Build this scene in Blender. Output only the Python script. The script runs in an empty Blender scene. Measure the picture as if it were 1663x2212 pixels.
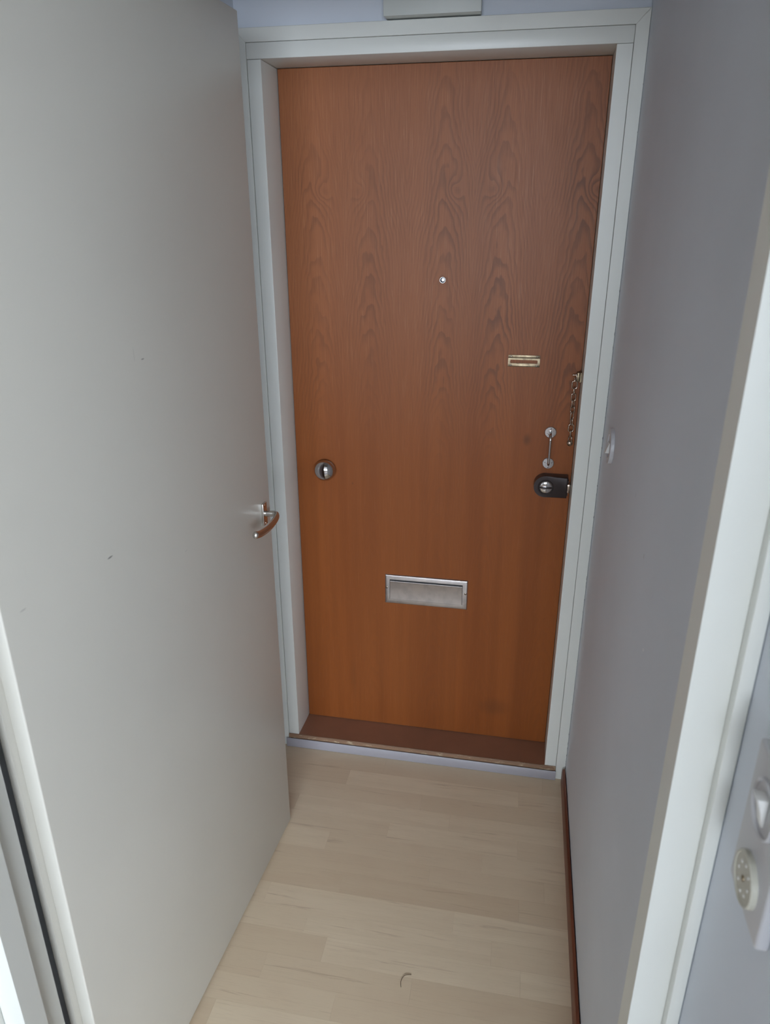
import bpy, bmesh, math, random
from mathutils import Vector, Matrix
random.seed(4)
scene = bpy.context.scene
COL = scene.collection

# ---------------------------------------------------------------- camera
CAM_H = 1.67424
FPX = 1565.858
R_, U_, F_ = ((0.98243482, 0.18659356, -0.00215939), (-0.06776, 0.36749786, 0.92755264), (-0.17386892, 0.9111137, -0.37368627))
cam = bpy.data.cameras.new('camera')
cam.sensor_fit = 'HORIZONTAL'
cam.sensor_width = 36.0
cam.lens = FPX * 36.0 / 1663.0
cam.clip_start = 0.02
cam.dof.use_dof = True
cam.dof.focus_distance = 2.0
cam.dof.aperture_fstop = 11.0
camo = bpy.data.objects.new('camera', cam)
m = Matrix.Identity(4)
for i in range(3):
    m[i][0], m[i][1], m[i][2] = R_[i], U_[i], -F_[i]
m[2][3] = CAM_H
camo.matrix_world = m
COL.objects.link(camo)
scene.camera = camo

# ---------------------------------------------------------------- world, daylight, exposure
world = bpy.data.worlds.new('daylight'); scene.world = world
world.use_nodes = True
bg = world.node_tree.nodes['Background']
bg.inputs[0].default_value = (0.82, 0.915, 1.04, 1)
bg.inputs[1].default_value = 31.0
portal = bpy.data.lights.new('window_portal', 'AREA')
portal.shape = 'RECTANGLE'; portal.size = 4.3; portal.size_y = 1.35
portal.cycles.is_portal = True
po = bpy.data.objects.new('window_portal', portal)
po.location = (1.1, -5.12, 1.8); po.rotation_euler = (math.radians(90), 0, 0)   # faces +y, into the room
COL.objects.link(po)
vs = scene.view_settings
vs.view_transform = 'Standard'; vs.look = 'None'; vs.exposure = 0.0; vs.gamma = 1.0
vs.use_curve_mapping = False
scene.cycles.max_bounces = 6
scene.cycles.diffuse_bounces = 5
scene.cycles.glossy_bounces = 3
scene.cycles.use_adaptive_sampling = True
scene.cycles.adaptive_threshold = 0.02
scene.cycles.sample_clamp_indirect = 6.0

# ---------------------------------------------------------------- helpers
def obj(name, me, mat, parent=None):
    o = bpy.data.objects.new(name, me)
    if mat is not None and not me.materials:
        me.materials.append(mat)
    COL.objects.link(o)
    if parent is not None:
        o.parent = parent
    return o

def finish(name, bm, mat, parent=None, smooth=None):
    bmesh.ops.recalc_face_normals(bm, faces=bm.faces)
    me = bpy.data.meshes.new(name)
    bm.to_mesh(me); bm.free()
    if smooth:
        for p in me.polygons:
            p.use_smooth = True
        try:
            me.set_sharp_from_angle(angle=math.radians(smooth))
        except Exception:
            pass
    return obj(name, me, mat, parent)

def add_box(bm, x0, x1, y0, y1, z0, z1, bevel=0.0, seg=1):
    vs_ = [bm.verts.new((x, y, z)) for x in (x0, x1) for y in (y0, y1) for z in (z0, z1)]
    q = [(0, 1, 3, 2), (4, 6, 7, 5), (0, 4, 5, 1), (2, 3, 7, 6), (0, 2, 6, 4), (1, 5, 7, 3)]
    fs = [bm.faces.new([vs_[i] for i in f]) for f in q]
    if bevel > 0:
        es = {e for f in fs for e in f.edges}
        bmesh.ops.bevel(bm, geom=list(es), offset=bevel, segments=seg, profile=0.5, affect='EDGES')
    return vs_

def box(name, x0, x1, y0, y1, z0, z1, mat, parent=None, bevel=0.0, seg=2):
    bm = bmesh.new()
    add_box(bm, x0, x1, y0, y1, z0, z1, bevel, seg)
    return finish(name, bm, mat, parent, smooth=40 if bevel else None)

def add_prism(bm, pts, axis, a, b, bevel=0.0, seg=2):
    """polygon pts (2-D) swept along axis 'x','y' or 'z' from a to b"""
    def P(u, v, t):
        return {'x': (t, u, v), 'y': (u, t, v), 'z': (u, v, t)}[axis]
    A = [bm.verts.new(P(u, v, a)) for u, v in pts]
    B = [bm.verts.new(P(u, v, b)) for u, v in pts]
    n = len(pts)
    fa = bm.faces.new(A); fb = bm.faces.new(B[::-1])
    sides = [bm.faces.new((A[i], B[i], B[(i + 1) % n], A[(i + 1) % n])) for i in range(n)]
    if bevel:
        es = list(fa.edges) + list(fb.edges)
        bmesh.ops.bevel(bm, geom=es, offset=bevel, segments=seg, profile=0.5, affect='EDGES')

def prism(name, pts, axis, a, b, mat, parent=None, bevel=0.0, seg=2, smooth=40):
    bm = bmesh.new(); add_prism(bm, pts, axis, a, b, bevel, seg)
    return finish(name, bm, mat, parent, smooth)

def add_lathe(bm, c, axis, prof, n=32):
    """prof = [(radius, height along axis)], axis a unit vector"""
    w = Vector(axis).normalized()
    u = w.orthogonal().normalized(); v = w.cross(u)
    c = Vector(c); rings = []
    for r, h in prof:
        if r < 1e-7:
            rings.append([bm.verts.new(c + w * h)])
        else:
            rings.append([bm.verts.new(c + w * h + (u * math.cos(2 * math.pi * k / n) + v * math.sin(2 * math.pi * k / n)) * r) for k in range(n)])
    for a, b in zip(rings, rings[1:]):
        for k in range(n):
            k2 = (k + 1) % n
            if len(a) == 1 and len(b) == 1: continue
            if len(a) == 1: bm.faces.new((a[0], b[k], b[k2]))
            elif len(b) == 1: bm.faces.new((a[k], a[k2], b[0]))
            else: bm.faces.new((a[k], a[k2], b[k2], b[k]))
    for rg, last in ((rings[0], False), (rings[-1], True)):
        if len(rg) > 1: bm.faces.new(rg if last else rg[::-1])

def lathe(name, c, axis, prof, mat, parent=None, n=32, smooth=35):
    bm = bmesh.new(); add_lathe(bm, c, axis, prof, n)
    return finish(name, bm, mat, parent, smooth)

def add_tube(bm, pts, rad, n=12, closed=False, flat=None):
    """tube along points; rad float or list; flat=(ru, rv, up) makes an oval section"""
    pts = [Vector(p) for p in pts]; N = len(pts); rings = []; prev = None
    for i, p in enumerate(pts):
        if closed: t = (pts[(i + 1) % N] - pts[i - 1])
        else: t = pts[min(i + 1, N - 1)] - pts[max(i - 1, 0)]
        t.normalize()
        if flat: u = (flat[2] - t * flat[2].dot(t)).normalized()
        elif prev is None: u = t.orthogonal().normalized()
        else: u = (prev - t * prev.dot(t)).normalized()
        prev = u; v = t.cross(u)
        r = rad[i] if isinstance(rad, (list, tuple)) else rad
        ru, rv = (flat[0] * r, flat[1] * r) if flat else (r, r)
        rings.append([bm.verts.new(p + u * ru * math.cos(2 * math.pi * k / n) + v * rv * math.sin(2 * math.pi * k / n)) for k in range(n)])
    for i in range(N if closed else N - 1):
        a, b = rings[i], rings[(i + 1) % N]
        for k in range(n):
            bm.faces.new((a[k], a[(k + 1) % n], b[(k + 1) % n], b[k]))
    if not closed:
        bm.faces.new(rings[0][::-1]); bm.faces.new(rings[-1])

def smooth_path(ctrl, per=6):
    """Catmull-Rom through control points"""
    c = [Vector(p) for p in ctrl]; out = []
    for i in range(len(c) - 1):
        p0, p1, p2, p3 = c[max(i - 1, 0)], c[i], c[i + 1], c[min(i + 2, len(c) - 1)]
        for k in range(per):
            t = k / per
            out.append(0.5 * ((2 * p1) + (p2 - p0) * t + (2 * p0 - 5 * p1 + 4 * p2 - p3) * t * t + (3 * p1 - p0 - 3 * p2 + p3) * t ** 3))
    return out + [c[-1]]

def empty(name, loc=(0, 0, 0)):
    o = bpy.data.objects.new(name, None); o.location = loc
    o.empty_display_size = 0.05
    COL.objects.link(o); return o

def tag(o, label=None, cat=None, kind=None, group=None):
    if label: o['label'] = label
    if cat: o['category'] = cat
    if kind: o['kind'] = kind
    if group: o['group'] = group
    return o

# ---------------------------------------------------------------- material helpers
class NT:
    def __init__(s, name):
        s.mat = bpy.data.materials.new(name); s.mat.use_nodes = True
        s.t = s.mat.node_tree; s.n = s.t.nodes; s.l = s.t.links
        s.b = s.n['Principled BSDF']
    def node(s, typ, **kw):
        nd = s.n.new(typ)
        for k, v in kw.items():
            setattr(nd, k, v)
        return nd
    def link(s, a, b): s.l.new(a, b)
    def put(s, sock, v):
        if hasattr(v, 'links'): s.l.new(v, sock)
        else: sock.default_value = v
    def math(s, op, a, b=0.0, c=0.0, clamp=False):
        nd = s.node('ShaderNodeMath', operation=op, use_clamp=clamp)
        for i, v in enumerate((a, b, c)): s.put(nd.inputs[i], v)
        return nd.outputs[0]
    def mix(s, fac, a, b, blend='MIX'):
        nd = s.node('ShaderNodeMix', data_type='RGBA', blend_type=blend)
        s.put(nd.inputs[0], fac); s.put(nd.inputs[6], a); s.put(nd.inputs[7], b)
        return nd.outputs[2]
    def coord(s):
        return s.node('ShaderNodeTexCoord').outputs['Object']
    def sep(s, v):
        nd = s.node('ShaderNodeSeparateXYZ'); s.link(v, nd.inputs[0]); return nd.outputs
    def comb(s, x, y, z):
        nd = s.node('ShaderNodeCombineXYZ')
        for i, v in enumerate((x, y, z)): s.put(nd.inputs[i], v)
        return nd.outputs[0]
    def noise(s, vec, scale, detail=3.0, rough=0.5, dist=0.0):
        nd = s.node('ShaderNodeTexNoise')
        s.put(nd.inputs['Vector'], vec); nd.inputs['Scale'].default_value = scale
        nd.inputs['Detail'].default_value = detail; nd.inputs['Roughness'].default_value = rough
        nd.inputs['Distortion'].default_value = dist
        return nd.outputs['Fac']
    def ramp(s, fac, lo, hi):
        nd = s.node('ShaderNodeMapRange', interpolation_type='SMOOTHSTEP')
        s.put(nd.inputs['Value'], fac)
        nd.inputs['From Min'].default_value = lo; nd.inputs['From Max'].default_value = hi
        return nd.outputs[0]
    def scale(s, vec, sc):
        nd = s.node('ShaderNodeMapping'); s.link(vec, nd.inputs['Vector']); nd.inputs['Scale'].default_value = sc
        return nd.outputs[0]
    def bump(s, h, strength, dist=0.001):
        nd = s.node('ShaderNodeBump'); nd.inputs['Strength'].default_value = strength
        nd.inputs['Distance'].default_value = dist; s.put(nd.inputs['Height'], h)
        s.link(nd.outputs[0], s.b.inputs['Normal'])
    def set(s, color=None, rough=None, metal=None, coat=None, spec=None):
        if color is not None: s.put(s.b.inputs['Base Color'], color)
        if rough is not None: s.put(s.b.inputs['Roughness'], rough)
        if metal is not None: s.b.inputs['Metallic'].default_value = metal
        if coat is not None: s.b.inputs['Coat Weight'].default_value = coat
        if spec is not None: s.b.inputs['Specular IOR Level'].default_value = spec
        return s.mat

def C(r, g, b): return (r, g, b, 1.0)

def paint(name, col, rough=0.45, var=0.04, bump=0, bscale=160.0, marks=()):
    t = NT(name); co = t.coord()
    n1 = t.noise(co, 2.3, 3.0)
    dark = tuple(c * (1 - var * 2) for c in col[:3]) + (1,)
    c = t.mix(t.ramp(n1, 0.35, 0.68), col, dark)
    for (p, rx, ry, rz, mcol, amt) in marks:          # scuffs and stains that are on the paint itself
        sub = t.node('ShaderNodeVectorMath', operation='SUBTRACT'); t.link(co, sub.inputs[0]); sub.inputs[1].default_value = p
        mp = t.scale(sub.outputs[0], (1 / rx, 1 / ry, 1 / rz))
        ln = t.node('ShaderNodeVectorMath', operation='LENGTH'); t.link(mp, ln.inputs[0])
        f = t.math('MULTIPLY', t.math('SUBTRACT', 1.0, t.ramp(ln.outputs['Value'], 0.4, 1.0)), amt)
        c = t.mix(f, c, mcol)
    t.set(c, rough)
    if bump:
        t.bump(t.noise(co, bscale, 2.0), bump, 0.0006)
    return t.mat

def metal(name, col, rough, var=0.0, vscale=40.0, col2=None):
    t = NT(name); co = t.coord()
    n = t.noise(co, vscale, 4.0)
    c = t.mix(t.ramp(n, 0.4, 0.65), col, col2) if col2 else col
    r = t.math('ADD', t.math('MULTIPLY', n, var), rough) if var else rough
    return t.set(c, r, 1.0)

# ---------------------------------------------------------------- materials
M_frame = paint('white_frame_paint', C(0.715, 0.725, 0.68), 0.38, 0.02, 0)
M_idoor = paint('cream_door_paint', C(0.625, 0.605, 0.540), 0.36, 0.02, 0, marks=(
    ((-0.635, 0.9576, 1.1694), 0.02, 0.009, 0.0022, C(0.12, 0.11, 0.10), 0.75),
    ((-0.6245, 1.1195, 1.4600), 0.02, 0.006, 0.0018, C(0.18, 0.17, 0.15), 0.7),
    ((-0.6255, 1.096, 1.4715), 0.02, 0.0012, 0.016, C(0.35, 0.34, 0.31), 0.35),
    ((-0.6479, 0.7599, 1.1814), 0.02, 0.008, 0.0022, C(0.36, 0.35, 0.32), 0.5),
    ((-0.6201, 1.185, 1.0779), 0.02, 0.007, 0.0015, C(0.42, 0.40, 0.37), 0.4)))
M_wall = paint('lilac_grey_wall_paint', C(0.655, 0.70, 0.77), 0.6, 0.025, 0, marks=(
    ((0.2195, 1.0551, 1.0337), 0.02, 0.005, 0.003, C(0.9, 0.9, 0.9), 0.9),
    ((0.2195, 1.158, 1.1515), 0.02, 0.006, 0.006, C(0.45, 0.46, 0.49), 0.55),
    ((0.2195, 1.3146, 1.2025), 0.02, 0.0018, 0.006, C(0.3, 0.3, 0.32), 0.6)))
M_hall = paint('hall_wall_paint', C(0.42, 0.41, 0.385), 0.6, 0.02, 0)
M_ceil = paint('ceiling_paint', C(0.78, 0.78, 0.76), 0.7, 0.01, 0)
M_plastic = paint('white_plastic', C(0.76, 0.76, 0.74), 0.3, 0.01, 0)
M_panel = paint('grey_white_plastic', C(0.52, 0.52, 0.54), 0.35, 0.01, 0)
M_plastic2 = paint('ivory_plastic', C(0.50, 0.49, 0.42), 0.35, 0.02, 0)
M_box = paint('cream_box_paint', C(0.60, 0.63, 0.60), 0.45, 0.02, 0)
M_strip = paint('pale_grey_strip', C(0.325, 0.31, 0.335), 0.45, 0.03, 0)
M_chrome = metal('chrome', C(0.58, 0.57, 0.58), 0.08)
M_rosette = metal('dark_chrome', C(0.40, 0.39, 0.39), 0.12)  # chrome darkened so the rosettes' reflections come out dimmer
M_steel = metal('brushed_steel', C(0.52, 0.48, 0.46), 0.36, 0.10, 30, C(0.45, 0.415, 0.40))
M_nickel = metal('satin_nickel', C(0.66, 0.63, 0.59), 0.22, 0.05)
M_brass = metal('aged_brass', C(0.27, 0.215, 0.14), 0.30, 0.15, 90, C(0.17, 0.13, 0.085))
M_chain = metal('bronzed_chain', C(0.52, 0.43, 0.36), 0.16, 0.1, 200, C(0.36, 0.28, 0.22))
M_screw = metal('tarnished_screw', C(0.20, 0.165, 0.13), 0.3)
M_bronze = NT('dark_brown_lock_enamel').set(C(0.040, 0.030, 0.029), 0.30, 0.35)
M_dark = NT('gap_shade').set(C(0.02, 0.02, 0.022), 0.6)
M_rubber = NT('dark_rubber').set(C(0.05, 0.045, 0.05), 0.6)
M_lensring = NT('dark_lens_barrel').set(C(0.012, 0.015, 0.03), 0.5, spec=0.2)
M_ring = metal('dull_steel_ring', C(0.34, 0.33, 0.32), 0.35)
M_hair = NT('brown_fibre').set(C(0.10, 0.06, 0.03), 0.5)
t = NT('peephole_lens_glow'); t.set(C(0.9, 0.9, 0.9), 0.1)
t.b.inputs['Emission Color'].default_value = C(0.95, 0.98, 1.0); t.b.inputs['Emission Strength'].default_value = 1.6  # glow stands in for stairwell light coming through the lens
M_lens = t.mat

def make_veneer():
    t = NT('oak_veneer'); co = t.coord(); x, y, z = t.sep(co)
    W = 0.176
    xs = t.math('ADD', x, 0.153 + W * 4)
    u = t.math('PINGPONG', xs, W)                       # book-matched leaves
    leaf = t.math('FLOOR', t.math('DIVIDE', xs, W))
    wn = t.node('ShaderNodeTexWhiteNoise', noise_dimensions='1D'); t.link(leaf, wn.inputs['W'])
    lr = wn.outputs['Value']
    vec = t.comb(u, t.math('MULTIPLY', lr, 0.02), z)
    # wandering of the growth rings
    wob = t.noise(t.scale(vec, (11, 11, 4.5)), 1.0, 3.0, 0.55)
    wob2 = t.noise(t.scale(vec, (40, 40, 16)), 1.0, 2.0, 0.5)
    du = t.math('MULTIPLY', t.math('SUBTRACT', u, 0.074), 0.8)
    d = t.math('SQRT', t.math('ADD', t.math('MULTIPLY', du, du), 0.0009))
    f = t.math('ADD', d, t.math('MULTIPLY', z, 0.085))
    f = t.math('ADD', f, t.math('MULTIPLY', wob, 0.030))
    f = t.math('ADD', f, t.math('MULTIPLY', wob2, 0.006))
    # knot swirl at 1.745 m
    k1 = t.math('POWER', t.math('DIVIDE', t.math('SUBTRACT', u, 0.050), 0.022), 2.0)
    k2 = t.math('POWER', t.math('DIVIDE', t.math('SUBTRACT', z, 1.745), 0.030), 2.0)
    kn = t.math('EXPONENT', t.math('MULTIPLY', t.math('ADD', k1, k2), -1.0))
    f = t.math('ADD', f, t.math('MULTIPLY', kn, 0.016))
    ring = t.math('FRACT', t.math('MULTIPLY', f, 168.0))
    late = t.math('MULTIPLY', t.ramp(ring, 0.25, 0.88), t.math('SUBTRACT', 1.0, t.ramp(ring, 0.88, 1.0)))
    # rings show as cathedrals near the heart of each leaf, straight pores elsewhere
    core = t.math('EXPONENT', t.math('MULTIPLY', t.math('POWER', t.math('DIVIDE', du, 0.055), 2.0), -1.0))
    late = t.math('MULTIPLY', late, t.math('ADD', t.math('MULTIPLY', core, 0.75), 0.25))
    # figure is bold in the upper part of the veneer sheet and quiet below
    fig = t.ramp(t.math('ADD', z, t.math('MULTIPLY', t.math('SUBTRACT', wob, 0.5), 0.9)), 0.85, 1.55)
    topq = t.math('SUBTRACT', 1.0, t.math('MULTIPLY', t.ramp(z, 1.72, 2.0), 0.55))
    side = t.math('ADD', t.math('MULTIPLY', t.ramp(x, -0.55, 0.0), 0.45), 0.55)
    amp = t.math('MULTIPLY', t.math('MULTIPLY', t.math('ADD', t.math('MULTIPLY', fig, 0.72), 0.12), topq), side)
    patch = t.ramp(t.noise(t.scale(co, (9, 9, 5)), 1.0, 2.0), 0.3, 0.7)
    amp = t.math('MULTIPLY', amp, t.math('ADD', t.math('MULTIPLY', patch, 0.7), 0.4))
    # pores: fine vertical streaks
    por = t.noise(t.scale(co, (520, 520, 11)), 1.0, 3.0, 0.6)
    por2 = t.noise(t.scale(co, (1400, 1400, 60)), 1.0, 2.0, 0.6)
    band = t.noise(t.scale(co, (16, 16, 0.6)), 1.0, 3.0, 0.55)
    base = t.mix(t.ramp(band, 0.3, 0.72), C(0.268, 0.077, 0.016), C(0.210, 0.057, 0.0115))
    base = t.mix(t.math('MULTIPLY', lr, 0.22), base, C(0.20, 0.062, 0.017))
    # reflected haze put into the colour: paler and pinker towards the top
    base = t.mix(t.math('MULTIPLY', t.ramp(z, 0.9, 1.6), 0.55), base, C(0.290, 0.113, 0.050))
    return t, None, late, amp, base, por, fig, por2

def veneer():
    t, c, late, amp, base, por, fig, por2 = make_veneer()
    c = base
    c = t.mix(t.math('MULTIPLY', t.ramp(por, 0.50, 0.72), t.math('ADD', t.math('MULTIPLY', fig, 0.32), 0.14)), base, C(0.165, 0.060, 0.026))
    c = t.mix(t.math('MULTIPLY', t.ramp(por2, 0.5, 0.75), 0.14), c, C(0.14, 0.052, 0.022))
    c = t.mix(t.math('MULTIPLY', t.math('SUBTRACT', 1.0, t.ramp(por, 0.26, 0.46)), t.math('ADD', t.math('MULTIPLY', fig, 0.22), 0.10)), c, C(0.42, 0.20, 0.10))
    c = t.mix(t.math('MULTIPLY', late, t.math('MULTIPLY', amp, 0.85)), c, C(0.112, 0.040, 0.018))
    co = t.coord()
    for (px, pz, rx, rz, amt) in ((0.0242, 1.0904, 0.016, 0.024, 0.45), (-0.50, 0.22, 0.02, 0.10, 0.12), (-0.02, 0.16, 0.07, 0.05, 0.25), (-0.49, 0.925, 0.003, 0.007, 0.4)):
        sub = t.node('ShaderNodeVectorMath', operation='SUBTRACT'); t.link(co, sub.inputs[0]); sub.inputs[1].default_value = (px, 2.04, pz)
        ln = t.node('ShaderNodeVectorMath', operation='LENGTH'); t.link(t.scale(sub.outputs[0], (1 / rx, 1.0, 1 / rz)), ln.inputs[0])
        c = t.mix(t.math('MULTIPLY', t.math('SUBTRACT', 1.0, t.ramp(ln.outputs['Value'], 0.1, 1.0)), amt), c, C(0.05, 0.022, 0.012))
    t.set(c, t.math('ADD', t.math('MULTIPLY', por, 0.15), 0.38), spec=0.24)
    return t.mat
M_veneer = veneer()

def maple():
    t = NT('maple_laminate'); co = t.coord()
    rnd = t.node('ShaderNodeObjectInfo').outputs['Random']
    x, y, z = t.sep(co)
    off = t.math('MULTIPLY', rnd, 37.0)
    vec = t.comb(t.math('ADD', x, off), t.math('ADD', y, off), 0.0)
    g = t.noise(t.scale(vec, (3.2, 34, 1)), 1.0, 4.0, 0.55, 0.6)
    fine = t.noise(t.scale(vec, (14, 420, 1)), 1.0, 3.0, 0.6)
    blot = t.noise(t.scale(vec, (5, 9, 1)), 1.0, 2.0)
    streak = t.noise(t.scale(vec, (2.2, 60, 1)), 1.0, 4.0, 0.7, 1.2)
    base = t.mix(rnd, C(0.770, 0.645, 0.470), C(0.640, 0.505, 0.350))
    base = t.mix(t.math('MULTIPLY', t.ramp(g, 0.35, 0.7), 0.55), base, C(0.690, 0.565, 0.400))
    base = t.mix(t.math('MULTIPLY', t.ramp(blot, 0.5, 0.8), 0.25), base, C(0.58, 0.43, 0.30))
    base = t.mix(t.math('MULTIPLY', t.ramp(fine, 0.52, 0.75), 0.22), base, C(0.46, 0.34, 0.23))
    base = t.mix(t.math('MULTIPLY', t.ramp(streak, 0.58, 0.72), 0.50), base, C(0.42, 0.29, 0.19))
    t.set(base, t.math('ADD', t.math('MULTIPLY', fine, 0.1), 0.36))
    return t.mat
M_maple = maple()

def stained(name, a, b, rough, axis):
    t = NT(name); co = t.coord()
    sc = {'x': (2, 60, 60), 'y': (60, 3, 60)}[axis]
    n = t.noise(t.scale(co, sc), 1.0, 4.0, 0.6)
    return t.set(t.mix(t.ramp(n, 0.3, 0.7), a, b), rough)
M_base = stained('mahogany_stain', C(0.200, 0.064, 0.032), C(0.130, 0.040, 0.021), 0.35, 'y')

M_darkfloor = stained('dark_hall_floor', C(0.150, 0.088, 0.050), C(0.105, 0.060, 0.034), 0.6, 'y')  # dark tone invented for the unseen hall floor, to cut bounce and reflections

def threshold_mat():
    t = NT('brown_threshold_paint'); co = t.coord(); x, y, z = t.sep(co)
    n = t.noise(co, 9.0, 3.0)
    c = t.mix(t.ramp(n, 0.3, 0.7), C(0.315, 0.150, 0.090), C(0.275, 0.132, 0.080))
    # paint worn to bare wood along the front nosing
    wear = t.noise(t.scale(co, (30, 120, 120)), 1.0, 4.0, 0.7)
    edge = t.math('LESS_THAN', y, 1.9215)
    c = t.mix(t.math('MULTIPLY', edge, 0.55), c, C(0.20, 0.145, 0.09))
    c = t.mix(t.math('MULTIPLY', edge, t.ramp(wear, 0.56, 0.66)), c, C(0.50, 0.40, 0.27))
    return t.set(c, 0.42)
M_thr = threshold_mat()

def architrave_mat():
    t = NT('chipped_white_paint'); co = t.coord(); x, y, z = t.sep(co)
    base = t.mix(t.ramp(t.noise(co, 2.3, 3.0), 0.35, 0.68), C(0.715, 0.725, 0.68), C(0.69, 0.70, 0.655))
    n = t.noise(t.scale(co, (320, 320, 75)), 1.0, 3.0, 0.6)
    nb = t.noise(t.scale(co, (3, 3, 2.2)), 1.0, 2.0)
    chip = t.math('MULTIPLY', t.ramp(t.math('ADD', n, t.math('MULTIPLY', nb, 0.4)), 0.80, 0.84), t.math('GREATER_THAN', x, 0.2174))
    base = t.mix(chip, base, C(0.10, 0.09, 0.10))
    return t.set(base, 0.38)
M_arch = architrave_mat()

# ================================================================ THE SETTING
XL, XR = -0.667, 0.154          # entrance opening
ZT = 2.032
WR, WL = 0.2195, -0.731         # vestibule walls
YF = 1.92                        # entrance frame front plane
YD = 2.04                        # entrance door face
HX0, HX1, HY0 = -2.1, 3.7, -5.0  # hall behind the camera
CH = 2.52

# ---- floor with its laminate staves
bm = bmesh.new()
add_box(bm, HX0 - .1, HX1 + .1, 0.44, 2.2, -0.15, -0.009)
floor = tag(finish('floor', bm, M_maple), 'pale maple laminate floor of the entrance vestibule', 'floor', 'structure')
tag(box('floor_hall', HX0 - .1, HX1 + .1, HY0 - .1, 0.44, -0.15, 0.0, M_darkfloor), 'unseen hall floor behind the viewer, made dark brown to cut bounced light', 'floor', 'structure')
PITCH = 0.066
SEAMS = {0: [-0.36, 0.15], 1: [-0.467, 0.0765], 2: [-0.22], 3: [-0.60, -0.125], 4: [-0.30, 0.0765], 5: [-0.467, -0.02], 6: [-0.16, 0.15],
         7: [-0.392, 0.0845], 8: [-0.58, -0.08], 9: [-0.451, 0.02], 10: [-0.387, 0.0915], 11: [-0.52, -0.16], 12: [-0.33, 0.12], 13: [-0.6, -0.05],
         14: [-0.42, 0.10], 15: [-0.25], 16: [-0.5, -0.02], 17: [-0.35, 0.08], 18: [-0.6, -0.1], 19: [-0.45, 0.05], 20: [-0.3], 21: [-0.5, 0.0]}
for r in range(22):
    y1 = 1.902 - PITCH * r; y0 = y1 - PITCH
    if r == 0: y1 = 1.93
    xs = [-0.735] + SEAMS[r] + [0.2185]
    for a, b in zip(xs, xs[1:]):
        bm = bmesh.new()
        add_box(bm, a + .0001, b - .0001, y0 + .0001, y1 - .0001, -0.0088, 0.0)
        finish('plank', bm, M_maple, floor)

# ---- far wall with the entrance opening
OX0, OX1, OZ = -0.702, 0.189, 2.066      # outside of the frame
bm = bmesh.new()
add_box(bm, WL - .1, OX0, 1.932, 2.12, 0, CH)
add_box(bm, OX1, WR + .1, 1.932, 2.12, 0, CH)
add_box(bm, OX0, OX1, 1.932, 2.12, OZ, CH)
tag(finish('wall_back', bm, M_wall), 'lilac grey wall around and above the entrance door', 'wall', 'structure')
# unseen blocker added behind the entrance, so no daylight leaks round the door
tag(box('wall_light_block', WL - .1, WR + .1, 2.16, 2.2, 0, CH, M_hall), 'unseen added wall behind the entrance door that keeps daylight out', 'wall', 'structure')

tag(box('wall_right', WR, WR + 0.1, 0.15, 1.932, 0, CH, M_wall), 'lilac grey right wall running along the vestibule', 'wall', 'structure')
tag(box('wall_left', WL - 0.1, WL, 0.684, 1.932, 0, CH, M_wall), 'lilac grey left wall hidden behind the open cream door', 'wall', 'structure')
bm = bmesh.new()
add_box(bm, HX0, -0.696, 0.602, 0.684, 0, CH)
add_box(bm, -0.696, WR, 0.602, 0.684, 2.092, CH)
tag(finish('wall_middle', bm, M_hall), 'wall holding the inner door frame', 'wall', 'structure')
tag(box('wall_hall', HX0 - .1, HX0, HY0, 0.684, 0, CH, M_hall), 'left wall of the hall behind the viewer', 'wall', 'structure')
tag(box('wall_partition', WR + 0.1, HX1 + .1, 0.15, 0.25, 0, CH, M_hall), 'partition wall of the room behind the viewer', 'wall', 'structure')
tag(box('wall_room', HX1, HX1 + .1, HY0, 0.15, 0, CH, M_hall), 'right wall of the room behind the viewer', 'wall', 'structure')
bm = bmesh.new()
WX0, WX1, WZ0, WZ1 = -1.0, 3.2, 1.15, 2.45
add_box(bm, HX0 - .1, WX0, HY0 - .1, HY0, 0, CH)
add_box(bm, WX1, HX1 + .1, HY0 - .1, HY0, 0, CH)
add_box(bm, WX0, WX1, HY0 - .1, HY0, 0, WZ0)
add_box(bm, WX0, WX1, HY0 - .1, HY0, WZ1, CH)
tag(finish('wall_front', bm, M_hall), 'window wall of the room behind the viewer', 'wall', 'structure')
win = tag(empty('window_1', (1.1, HY0, WZ0)), 'wide daylight window behind the viewer', 'window', 'structure')
def wpart(name, *a):
    o = box(name, *a, M_frame, win, 0.003); o.matrix_parent_inverse = Matrix.Translation((-1.1, -HY0, -WZ0)); return o
wpart('window_frame', WX0, WX0 + .06, HY0 - .09, HY0 - .02, WZ0, WZ1)
wpart('window_frame', WX1 - .06, WX1, HY0 - .09, HY0 - .02, WZ0, WZ1)
wpart('window_frame', WX0 + .06, WX1 - .06, HY0 - .09, HY0 - .02, WZ0, WZ0 + .06)
wpart('window_frame', WX0 + .06, WX1 - .06, HY0 - .09, HY0 - .02, WZ1 - .06, WZ1)
wpart('window_mullion', 1.07, 1.13, HY0 - .09, HY0 - .02, WZ0 + .06, WZ1 - .06)
bm = bmesh.new()
add_box(bm, HX0 - .1, HX1 + .1, HY0 - .1, 0.684, CH, CH + .1)
add_box(bm, WL - .1, WR + .1, 0.684, 2.2, CH, CH + .1)
tag(finish('ceiling', bm, M_ceil), 'white ceiling above the vestibule and hall', 'ceiling', 'structure')

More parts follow.
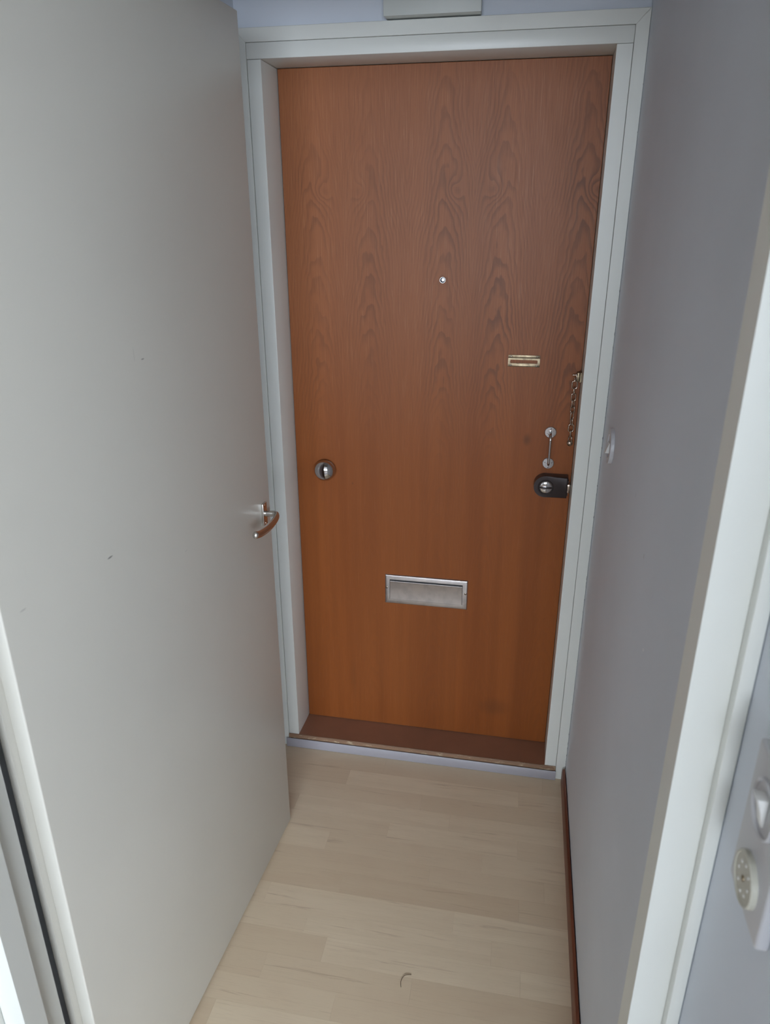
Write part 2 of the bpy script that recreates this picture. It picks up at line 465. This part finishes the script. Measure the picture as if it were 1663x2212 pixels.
# ---- entrance frame: header, jambs, architraves, threshold
fr = tag(empty('trim_1', (0, YF, 0)), 'white painted frame and architrave around the wooden entrance door', 'door frame', 'structure')
def under(o, p):
    o.parent = p; o.matrix_parent_inverse = Matrix.Translation(p.location).inverted(); return o
FY1 = 2.13
under(box('header', OX0, OX1, YF, FY1, ZT, OZ, M_frame, None, 0.0015), fr)
under(box('jamb', OX0 + .0006, XL, YF + .0015, FY1, 0.040, ZT - .0006, M_frame, None, 0.0012), fr)
XRB = 0.1575                     # the right reveal splays out a little towards the leaf
under(prism('jamb', [(XR, YF + .0015), (OX1 - .0006, YF + .0015), (OX1 - .0006, FY1), (XRB, FY1), (XRB, YD)], 'z', 0.040, ZT - .0006, M_frame, None, 0, 0, 30), fr)
AY0, AY1 = 1.9182, 1.9315
zt2 = 2.096; g = 0.0004
# mitred architrave pieces
def archpiece(pts): return under(prism('architrave', pts, 'y', AY0, AY1, M_arch, None, 0.001, 1), fr)
archpiece([(OX1 + g, 0.0), (WR - .0006, 0.0), (WR - .0006, zt2), (OX1 + g, OZ + g)])
archpiece([(WL + .0012, 0.0), (OX0 - g, 0.0), (OX0 - g, OZ + g), (WL + .0012, zt2)])
archpiece([(OX0 - g, OZ + g * 1.3), (OX1 + g, OZ + g * 1.3), (WR - .0006, zt2 + .0004), (WL + .0012, zt2 + .0004)])
thr = under(prism('threshold', [(1.9155, 0.034), (1.9155, 0.0455), (1.918, 0.048), (2.04, 0.039), (2.13, 0.039), (2.13, 0.0), (1.932, 0.0), (1.932, 0.034)],
            'x', OX0 + .0005, OX1 - .0005, M_thr, None, 0), fr)
tag(thr, 'brown painted wooden threshold worn along its front edge')
tag(prism('trim_2', [(1.9095, 0.001), (1.9085, 0.004), (1.9105, 0.031), (1.9125, 0.0335), (1.9135, 0.0335), (1.9135, 0.001)], 'x', -0.7085, 0.1905, M_strip, None, 0),
    'pale grey cover strip below the brown threshold', 'strip', 'structure')

# ---- baseboard
tag(prism('baseboard_right', [(WR - .0005, 0.0005), (0.2078, 0.0005), (0.2078, 0.046), (0.2100, 0.0525), (0.2145, 0.055), (WR - .0025, 0.055), (WR - .0025, 0.02), (WR - .0005, 0.02)],
          'y', 0.70, 1.905, M_base, None, 0.0008, 1), 'reddish brown stained wooden baseboard along the right wall', 'baseboard', 'structure')

# ---- entrance door
door = tag(empty('door_1', (0, YD, 0.04)), 'oak veneer entrance door with letter slot, peephole and rim lock', 'door', 'structure')
leaf = under(box('door_leaf', XL + .0015, XRB - .0010, YD, YD + .05, 0.0405, ZT - .0012, M_veneer, None, 0.001, 1), door)
def dl(o, parent=None):
    """put a part under the entrance door (or under one of its parts)"""
    if parent is None: return under(o, door)
    o.parent = parent; return o        # parts' own meshes are in the same space as their parent part

# peephole
ph = dl(lathe('peephole', (-0.2296, YD, 1.5235), (0, -1, 0), [(0.0084, -0.001), (0.0084, 0.0012), (0.0079, 0.0022), (0.0070, 0.0022), (0.0067, 0.0005), (0.0, 0.0004)], M_ring))
tag(ph, 'chrome rimmed peephole with bright lens')
dl(lathe('lens_barrel', (-0.2296, YD - .0008, 1.5235), (0, -1, 0), [(0.0064, 0.0), (0.0064, 0.0004), (0.0, 0.0004)], M_lensring, None, 24), ph)
dl(lathe('lens', (-0.2284, YD - .0016, 1.5243), (0, -1, 0), [(0.0038, 0.0), (0.0034, 0.0006), (0.0020, 0.0010), (0, 0.0011)], M_lens, None, 20), ph)

# name plate holder
NX0, NX1, NZ0, NZ1 = -0.0425, 0.0435, 1.298, 1.3295
def ring_plate(bm, x0, x1, z0, z1, hx0, hx1, hz0, hz1, ya, yb, rad=0.003):
    """rectangular plate with a rounded hole"""
    def rr(x0, x1, z0, z1, r, n=5):
        p = []
        for cx_, cz_, a0 in ((x1 - r, z1 - r, 0), (x0 + r, z1 - r, 90), (x0 + r, z0 + r, 180), (x1 - r, z0 + r, 270)):
            for k in range(n):
                a = math.radians(a0 + 90 * k / (n - 1)); p.append((cx_ + r * math.cos(a), cz_ + r * math.sin(a)))
        return p
    o = rr(x0, x1, z0, z1, 0.0006); h = rr(hx0, hx1, hz0, hz1, rad); n = len(o)
    V = [[bm.verts.new((px, yy, pz)) for px, pz in pp] for pp, yy in ((o, ya), (h, ya), (h, yb), (o, yb))]
    for a in range(4):
        A, B = V[a], V[(a + 1) % 4]
        for k in range(n):
            bm.faces.new((A[k], A[(k + 1) % n], B[(k + 1) % n], B[k]))
bm = bmesh.new()
ring_plate(bm, NX0, NX1, NZ0 + .0065, NZ1 - .0080, NX0 + .006, NX1 - .006, NZ0 + .0095, NZ1 - .0125, YD - .0035, YD - .0004)
npl = tag(dl(finish('nameplate_holder', bm, M_brass, None, 30)), 'aged brass name plate holder, empty')
dl(box('rail', NX0, NX1, YD - .0022, YD, NZ1 - .0078, NZ1, M_brass, None, 0.0005), npl)
dl(box('rail', NX0, NX1, YD - .0022, YD, NZ0, NZ0 + .0063, M_brass, None, 0.0005), npl)
for sx in (NX0 + .008, NX1 - .008):
    for sz in (NZ1 - .0040, NZ0 + .0032):
        dl(lathe('screw', (sx, YD - .0020, sz), (0, -1, 0), [(0.0031, 0), (0.0028, 0.0009), (0.0015, 0.0014), (0, 0.0015)], M_screw, None, 14), npl)

# round knob
kc = (-0.5715, YD, 0.9685)
kb = tag(dl(lathe('door_knob', kc, (0, -1, 0), [(0.0270, 0), (0.0270, 0.002), (0.0250, 0.0040), (0.0180, 0.0050), (0.0170, 0.0090), (0.0240, 0.0110), (0.0300, 0.0140),
      (0.0325, 0.0190), (0.0322, 0.0240), (0.0300, 0.0300), (0.0255, 0.0355), (0.0190, 0.0400), (0.0120, 0.0428), (0.0060, 0.0440), (0, 0.0443)], M_chrome, None, 48, 60)), 'round domed chrome door knob')

# pull handle
pull = dl(lathe('pull_handle', (0.0885, YD, 1.1155), (0, -1, 0), [(0.0165, 0), (0.0165, 0.0010), (0.0152, 0.0024), (0.0, 0.0025)], M_rosette, None, 36))
tag(pull, 'slim chrome pull handle with two round rosettes')
dl(lathe('rosette', (0.0888, YD, 1.0240), (0, -1, 0), [(0.0165, 0), (0.0165, 0.0010), (0.0152, 0.0024), (0.0, 0.0025)], M_rosette, None, 36), pull)
bm = bmesh.new()
hp = smooth_path([(0.0885, YD - .002, 1.1155), (0.0885, YD - .013, 1.1150), (0.0885, YD - .0235, 1.1120), (0.0885, YD - .029, 1.1040), (0.0886, YD - .030, 1.090),
                  (0.0887, YD - .030, 1.050), (0.0888, YD - .029, 1.0355), (0.0888, YD - .0235, 1.0275), (0.0888, YD - .013, 1.0245), (0.0888, YD - .002, 1.0240)], 5)
add_tube(bm, hp, 0.0034, 12)
dl(finish('grip_bar', bm, M_chrome, None, 60), pull)
for cz, angs in ((1.1155, (90, 215, 325)), (1.0240, (155, 25, 270))):
    for a in angs:
        dl(lathe('screw', (0.0887 + .0108 * math.cos(math.radians(a)), YD - .0024, cz + .0108 * math.sin(math.radians(a))), (0, -1, 0),
                 [(0.0026, 0), (0.0024, 0.0010), (0.0013, 0.0017), (0, 0.0019)], M_chrome, None, 14), pull)

# rim lock
LX0, LX1, LZ0, LZ1, LD = 0.0525, 0.1470, 0.9315, 0.9945, 0.034
lr_ = (LZ1 - LZ0) / 2; lcx, lcz = LX0 + lr_, (LZ0 + LZ1) / 2
pts = [(lcx + lr_ * math.cos(math.radians(a)), lcz + lr_ * math.sin(math.radians(a))) for a in range(90, 271, 9)] + [(LX1, LZ0), (LX1, LZ1)]
lock = tag(dl(prism('rim_lock', pts, 'y', YD - LD, YD, M_bronze, None, 0.0035, 4)), 'dark brown rounded rim lock with chrome thumb turn')
tx, ty, tz = 0.0868, YD - LD, 0.9622
dl(lathe('turn_ring', (tx, ty, tz), (0, -1, 0), [(0.0222, -0.001), (0.0222, 0.0008), (0.0205, 0.0022), (0.0196, 0.0008), (0.0, 0.0005)], M_bronze, None, 40), lock)
dl(lathe('turn_disc', (tx, ty - .0003, tz), (0, -1, 0), [(0.0188, 0), (0.0186, 0.0012), (0.0150, 0.0024), (0.0100, 0.0033), (0.0050, 0.0038), (0.0, 0.0040)], M_chrome, None, 40, 80), lock)
bm = bmesh.new()
n = 17
prof = []
for k in range(n):
    a = -1 + 2 * k / (n - 1)
    prof.append((a * 0.0176, 0.0085 * math.sqrt(max(0, 1 - a * a * 0.86))))
add_prism(bm, [(tx + px, ty - .001) for px, _ in prof[:1]] + [(tx + px, ty - .001 - h) for px, h in prof] + [(tx + prof[-1][0], ty - .001)], 'z', tz - .0020, tz + .0018, 0.0008, 2)
dl(finish('thumb_turn', bm, M_bronze, None, 40), lock)
dl(box('latch_bolt', LX1 - .001, XR + .0022, YD - .024, YD - .006, 0.9440, 0.9700, M_chain, None, 0.001), lock)
dl(box('lock_lug', LX1 - .001, LX1 + .0035, YD - .026, YD - .006, 0.9760, 0.9810, M_bronze, None, 0.0008), lock)
dl(box('lock_lug', LX1 - .001, LX1 + .0030, YD - .026, YD - .006, 0.9365, 0.9405, M_bronze, None, 0.0008), lock)

# letter slot
SX0, SX1, SZ0, SZ1 = -0.3895, -0.1240, 0.5215, 0.6248
bm = bmesh.new()
fx0, fx1, fz0, fz1 = -0.3735, -0.1408, 0.5385, 0.6085
e = 0.0055
def rect(x0, x1, z0, z1): return [(x0, z0), (x1, z0), (x1, z1), (x0, z1)]
loops = [(rect(SX0, SX1, SZ0, SZ1), YD), (rect(SX0 + .0005, SX1 - .0005, SZ0 + .0005, SZ1 - .0005), YD - .0015), (rect(SX0 + .0025, SX1 - .0025, SZ0 + .0025, SZ1 - .0025), YD - .0038),
         (rect(SX0 + e, SX1 - e, SZ0 + e, SZ1 - e), YD - .0048), (rect(fx0 - .0004, fx1 + .0004, fz0 - .0004, fz1 + .0004), YD - .0048), (rect(fx0 - .0004, fx1 + .0004, fz0 - .0004, fz1 + .0004), YD - .0002)]
VV = [[bm.verts.new((px, yy, pz)) for px, pz in pp] for pp, yy in loops]
for A, B in zip(VV, VV[1:]):
    for k in range(4): bm.faces.new((A[k], A[(k + 1) % 4], B[(k + 1) % 4], B[k]))
slot = tag(dl(finish('letter_slot', bm, M_steel, None, 25)), 'brushed steel letter slot with a hinged flap')
dl(box('slot_shade_sheet', fx0 - .0003, fx1 + .0003, YD - .0018, YD - .0003, fz0 - .0003, fz1 + .0003, M_dark), slot)  # dark sheet standing in for the shade inside the slot
# flap: shut, with its rolled upper edge standing below a dark gap
bm = bmesh.new()
add_prism(bm, [(YD - .0022, fz0 + .0004), (YD - .0052, fz0 + .0004), (YD - .0054, fz1 - .0090), (YD - .0062, fz1 - .0066), (YD - .0052, fz1 - .0050), (YD - .0022, fz1 - .0052)], 'x', fx0 + .0011, fx1 - .0011)
dl(finish('flap', bm, M_steel, None, 25), slot)
for sx in (SX0 + .0068, SX1 - .0068):
    sc_ = dl(lathe('screw', (sx, YD - .0046, (SZ0 + SZ1) / 2 + .006), (0, -1, 0), [(0.0036, 0), (0.0034, 0.0010), (0.0018, 0.0018), (0, 0.0019)], M_screw, None, 16), slot)

# ---- inner door, standing open along the left wall
DV = Vector((0.06531823, 0.99786448, 0)); DN = Vector((0.99786448, -0.06531823, 0)); D0 = Vector((-0.5997, 1.4968, 0))
def dp(s, off, z): return D0 + DV * s + DN * off + Vector((0, 0, z))
def dbox(name, s0, s1, o0, o1, z0, z1, mat, bevel=0.0, seg=2):
    bm = bmesh.new(); add_box(bm, s0, s1, o0, o1, z0, z1, bevel, seg)
    for v in bm.verts: v.co = dp(v.co.x, v.co.y, v.co.z)
    return finish(name, bm, mat, None, 40)
S0, S1 = -0.7768, 0.0935
idoor = tag(empty('door_2', tuple(dp(S0, -0.02, 0.008))), 'cream painted flush inner door standing open on the left', 'door', 'structure')
il = under(dbox('door_leaf', S0, S1, -0.0255, 0.0, 0.008, 2.0535, M_idoor, 0.0025, 3), idoor)
under(dbox('rebate_lip', S0 - .011, S1 + .011, -0.040, -0.0257, 0.012, 2.064, M_idoor, 0.0018, 2), idoor)
# lever handle
hz = 1.0125
hplate = tag(under(dbox('lever_handle', 0.0405, 0.0625, -0.0005, 0.0055, 0.985, 1.0405, M_nickel, 0.0008), idoor), 'satin nickel lever handle on a small square plate')
bm = bmesh.new()
ctrl = [(0.0515, 0.004, 1.0135), (0.0515, 0.018, 1.0145), (0.0515, 0.029, 1.0155), (0.0475, 0.0365, 1.0155), (0.0360, 0.0405, 1.0135), (0.0119, 0.0425, 1.0105), (-0.0239, 0.0430, 1.0090), (-0.0591, 0.0400, 1.0110), (-0.0830, 0.0370, 1.0170)]
pp = smooth_path([tuple(dp(*c)) for c in ctrl], 5)
rads = []
for i in range(len(pp)):
    f = i / (len(pp) - 1); rads.append(0.0066 if f < 0.3 else 0.0066 + 0.0012 * min(1, (f - 0.3) / 0.2))
rads[-1] *= 0.75
add_tube(bm, pp, rads, 16, False, (1.15, 0.82, Vector((0, 0, 1))))
lv = finish('lever', bm, M_nickel, None, 70); lv.parent = hplate
for zz in (0.9895, 1.036):
    bm = bmesh.new(); add_lathe(bm, dp(0.0515, 0.0052, zz), DN, [(0.0022, 0), (0.0020, 0.0008), (0, 0.0012)], 12)
    finish('screw', bm, M_nickel, None, 35).parent = hplate

# ---- inner door frame
ifr = tag(empty('trim_3', (0, 0.6, 0)), 'white painted frame of the inner doorway in the foreground', 'door frame', 'structure')
JL, JR = -0.659, 0.170; JY0, JYS, JY1 = 0.600, 0.6395, 0.684; REB = 0.013
# jamb sections: stop at the hall side, rebate at the vestibule side
secR = [(JR, JY0), (WR - .001, JY0), (WR - .001, JY1), (JR + REB, JY1), (JR + REB, JYS), (JR, JYS)]
secL = [(JL, JY0), (JL, JYS), (JL - REB, JYS), (JL - REB, JY1), (-0.695, JY1), (-0.695, JY0)]
under(prism('jamb', secR, 'z', 0.0005, 2.09, M_frame, None, 0, 0, 30), ifr)
under(prism('jamb', secL, 'z', 0.0005, 2.09, M_frame, None, 0, 0, 30), ifr)
under(box('header', JL, JR, JY0, JYS, 2.052, 2.09, M_frame, None, 0.001), ifr)
def iarch(x0, x1, z0, z1): return under(box('architrave', x0, x1, 0.5855, JY0 - .0003, z0, z1, M_frame, None, 0.0015), ifr)
iarch(0.2055, WR - .0008, 0.0005, 2.14)
iarch(-0.745, -0.6935, 0.0005, 2.14)
iarch(-0.6933, 0.2053, 2.085, 2.14)

# ================================================================ THINGS
# ---- box above the entrance frame
bx = tag(empty('wall_box', (-0.254, 1.932, 2.1)), 'cream painted flat box fixed to the wall above the entrance frame', 'box')
under(box('box_body', -0.3605, -0.1450, 1.8935, 1.9318, 2.0985, 2.262, M_box, None, 0.001), bx)
under(box('box_cover', -0.3620, -0.1435, 1.8895, 1.8933, 2.0980, 2.2635, M_box, None, 0.0012), bx)

# ---- security chain on the entrance frame
ch = tag(empty('security_chain', (XR, 2.02, 1.285)), 'bronzed door chain hanging from a brass bracket beside the lock', 'door chain')
CHX, CHY = 0.1405, 2.024
bm = bmesh.new()
add_box(bm, XR - .0026, XR + .0022, 2.004, 2.036, 1.2665, 1.2935, 0.0006, 1)
add_box(bm, XR - .0095, XR - .0028, 2.010, 2.028, 1.268, 1.292, 0.0012, 2)
under(finish('bracket', bm, M_brass, None, 35), ch)
bm = bmesh.new()
add_tube(bm, [(XR - .0100, 2.020, 1.2835), (0.1375, 2.020, 1.2835), (0.1345, 2.020, 1.2835)], 0.0018, 10)
add_lathe(bm, (0.1352, 2.020, 1.2835), (-1, 0, 0), [(0.0030, 0), (0.0032, 0.0015), (0.0022, 0.003), (0, 0.0036)], 12)
add_tube(bm, smooth_path([(0.1418, 2.020, 1.2865), (0.1440, 2.0185, 1.2790), (0.1425, 2.019, 1.2700), (0.1405, 2.021, 1.2655), (0.1390, 2.022, 1.2700), (0.1395, 2.0215, 1.2770)], 4), 0.0017, 8)
under(finish('hook', bm, M_chain, None, 60), ch)
def link_mesh(L, Wd, rw):
    bm = bmesh.new(); pts = []; h = L / 2 - Wd / 2
    for k in range(9):
        a = math.radians(180 * k / 8); pts.append((Wd / 2 * math.cos(a), 0, h + Wd / 2 * math.sin(a)))
    for k in range(9):
        a = math.radians(180 + 180 * k / 8); pts.append((Wd / 2 * math.cos(a), 0, -h + Wd / 2 * math.sin(a)))
    add_tube(bm, pts, rw, 8, True)
    bmesh.ops.recalc_face_normals(bm, faces=bm.faces)
    me = bpy.data.meshes.new('link'); bm.to_mesh(me); bm.free()
    for p in me.polygons: p.use_smooth = True
    me.materials.append(M_chain); return me
LM = link_mesh(0.0222, 0.0118, 0.00165)
yaws = [5, 78, 12, 58, -40, 48, -68, 8, 80, -50]
for i, yw in enumerate(yaws):
    o = bpy.data.objects.new('link', LM); COL.objects.link(o)
    o.location = (CHX + 0.0002 * i, CHY - 0.0012 * (i % 2), 1.2560 - 0.0172 * i); o.rotation_euler = (0, 0, math.radians(yw))
    o.scale = (1.15, 1.15, 1.0) if i in (0, 7) else (1, 1, 1)
    bpy.context.view_layer.update()
    o.parent = ch; o.matrix_parent_inverse = Matrix.Translation(ch.location).inverted()
under(lathe('end_stud', (CHX + .0020, CHY + .003, 1.0915), (0, -1, 0), [(0.0032, -0.008), (0.0032, 0.002), (0.0080, 0.0025), (0.0080, 0.0048), (0.0064, 0.0062), (0.0050, 0.0050), (0.0036, 0.0062), (0.0, 0.0066)], M_chain, None, 20), ch)

# ---- round light switch on the vestibule wall
SWY, SWZ = 1.722, 1.176
sw = tag(empty('light_switch', (WR, SWY, SWZ)), 'round white light switch on the wall beside the entrance door', 'light switch')
under(lathe('plate', (WR, SWY, SWZ), (-1, 0, 0), [(0.0420, 0.0002), (0.0420, 0.0065), (0.0408, 0.0085), (0.0370, 0.0090), (0.0280, 0.0090), (0.0272, 0.0060), (0.0, 0.0060)], M_panel, None, 48), sw)
def rocker(name, y, z, x, hw, hh, th, flip, parent, mat=M_plastic):
    """tilted rocker: one end stands proud of the plate"""
    a, b = (th, th * 0.25) if flip else (th * 0.25, th)
    bm = bmesh.new()
    add_prism(bm, [(x, z - hh), (x - a, z - hh), (x - th * 0.5, z), (x - b, z + hh), (x, z + hh)], 'y', y - hw, y + hw, 0.0008, 2)
    # the prism above is in (x, z) with y as sweep
    return under(finish(name, bm, mat, None, 30), parent)
rocker('rocker', SWY - .002, SWZ - .003, WR - .0060, 0.0075, 0.0125, 0.0105, True, sw, M_plastic)

# ---- two-gang switch plate on the right wall, next to the inner frame
PY, PX = 0.483, WR
pn = tag(empty('switch_panel', (PX, PY, 1.143)), 'white two-gang switch plate on the right wall nearest the viewer', 'switch plate')
bm = bmesh.new()
add_box(bm, PX - .0115, PX - .0003, PY - .0390, PY + .0390, 1.143, 1.2885, 0.0032, 3)
under(finish('plate', bm, M_panel, None, 40), pn)
face = PX - .0115
for k, zc in enumerate((1.1770, 1.2490)):
    if k == 0:
        dsc = under(lathe('round_cover', (face, PY - .001, zc), (-1, 0, 0), [(0.0228, -.0002), (0.0228, 0.0040), (0.0218, 0.0052), (0.0206, 0.0052), (0.0198, 0.0042), (0.0, 0.0042)], M_plastic2, None, 40), pn)
        tag(dsc, 'round ivory cover with a brass centre screw')
        lathe('screw', (face - .0040, PY - .001, zc), (-1, 0, 0), [(0.0026, 0), (0.0024, 0.0010), (0.0, 0.0014)], M_brass, dsc, 14).parent = dsc
        for a in range(0, 360, 45):
            lathe('stud', (face - .0041, PY - .001 + .0125 * math.cos(math.radians(a)), zc + .0135 * math.sin(math.radians(a))), (-1, 0, 0), [(0.0016, 0), (0.0013, 0.0007), (0, 0.0009)], M_plastic, dsc, 10)
    else:
        under(lathe('switch_rim', (face, PY, zc), (-1, 0, 0), [(0.0240, -.0002), (0.0240, 0.0024), (0.0230, 0.0034), (0.0216, 0.0024), (0.0212, 0.0006), (0.0, 0.0006)], M_panel, None, 40), pn)
        rocker('rocker', PY, zc, face - .0006, 0.0062, 0.0130, 0.0095, False, pn)

# ---- stray fibre on the floor
bm = bmesh.new()
add_tube(bm, smooth_path([(-0.1837, 1.1493, 0.0008), (-0.1862, 1.1637, 0.0014), (-0.1797, 1.1787, 0.0016), (-0.1649, 1.1839, 0.0008)], 6), 0.0006, 6)
tag(finish('fibre', bm, M_hair, None, 60), 'short curled brown fibre lying on the laminate floor', 'fibre')
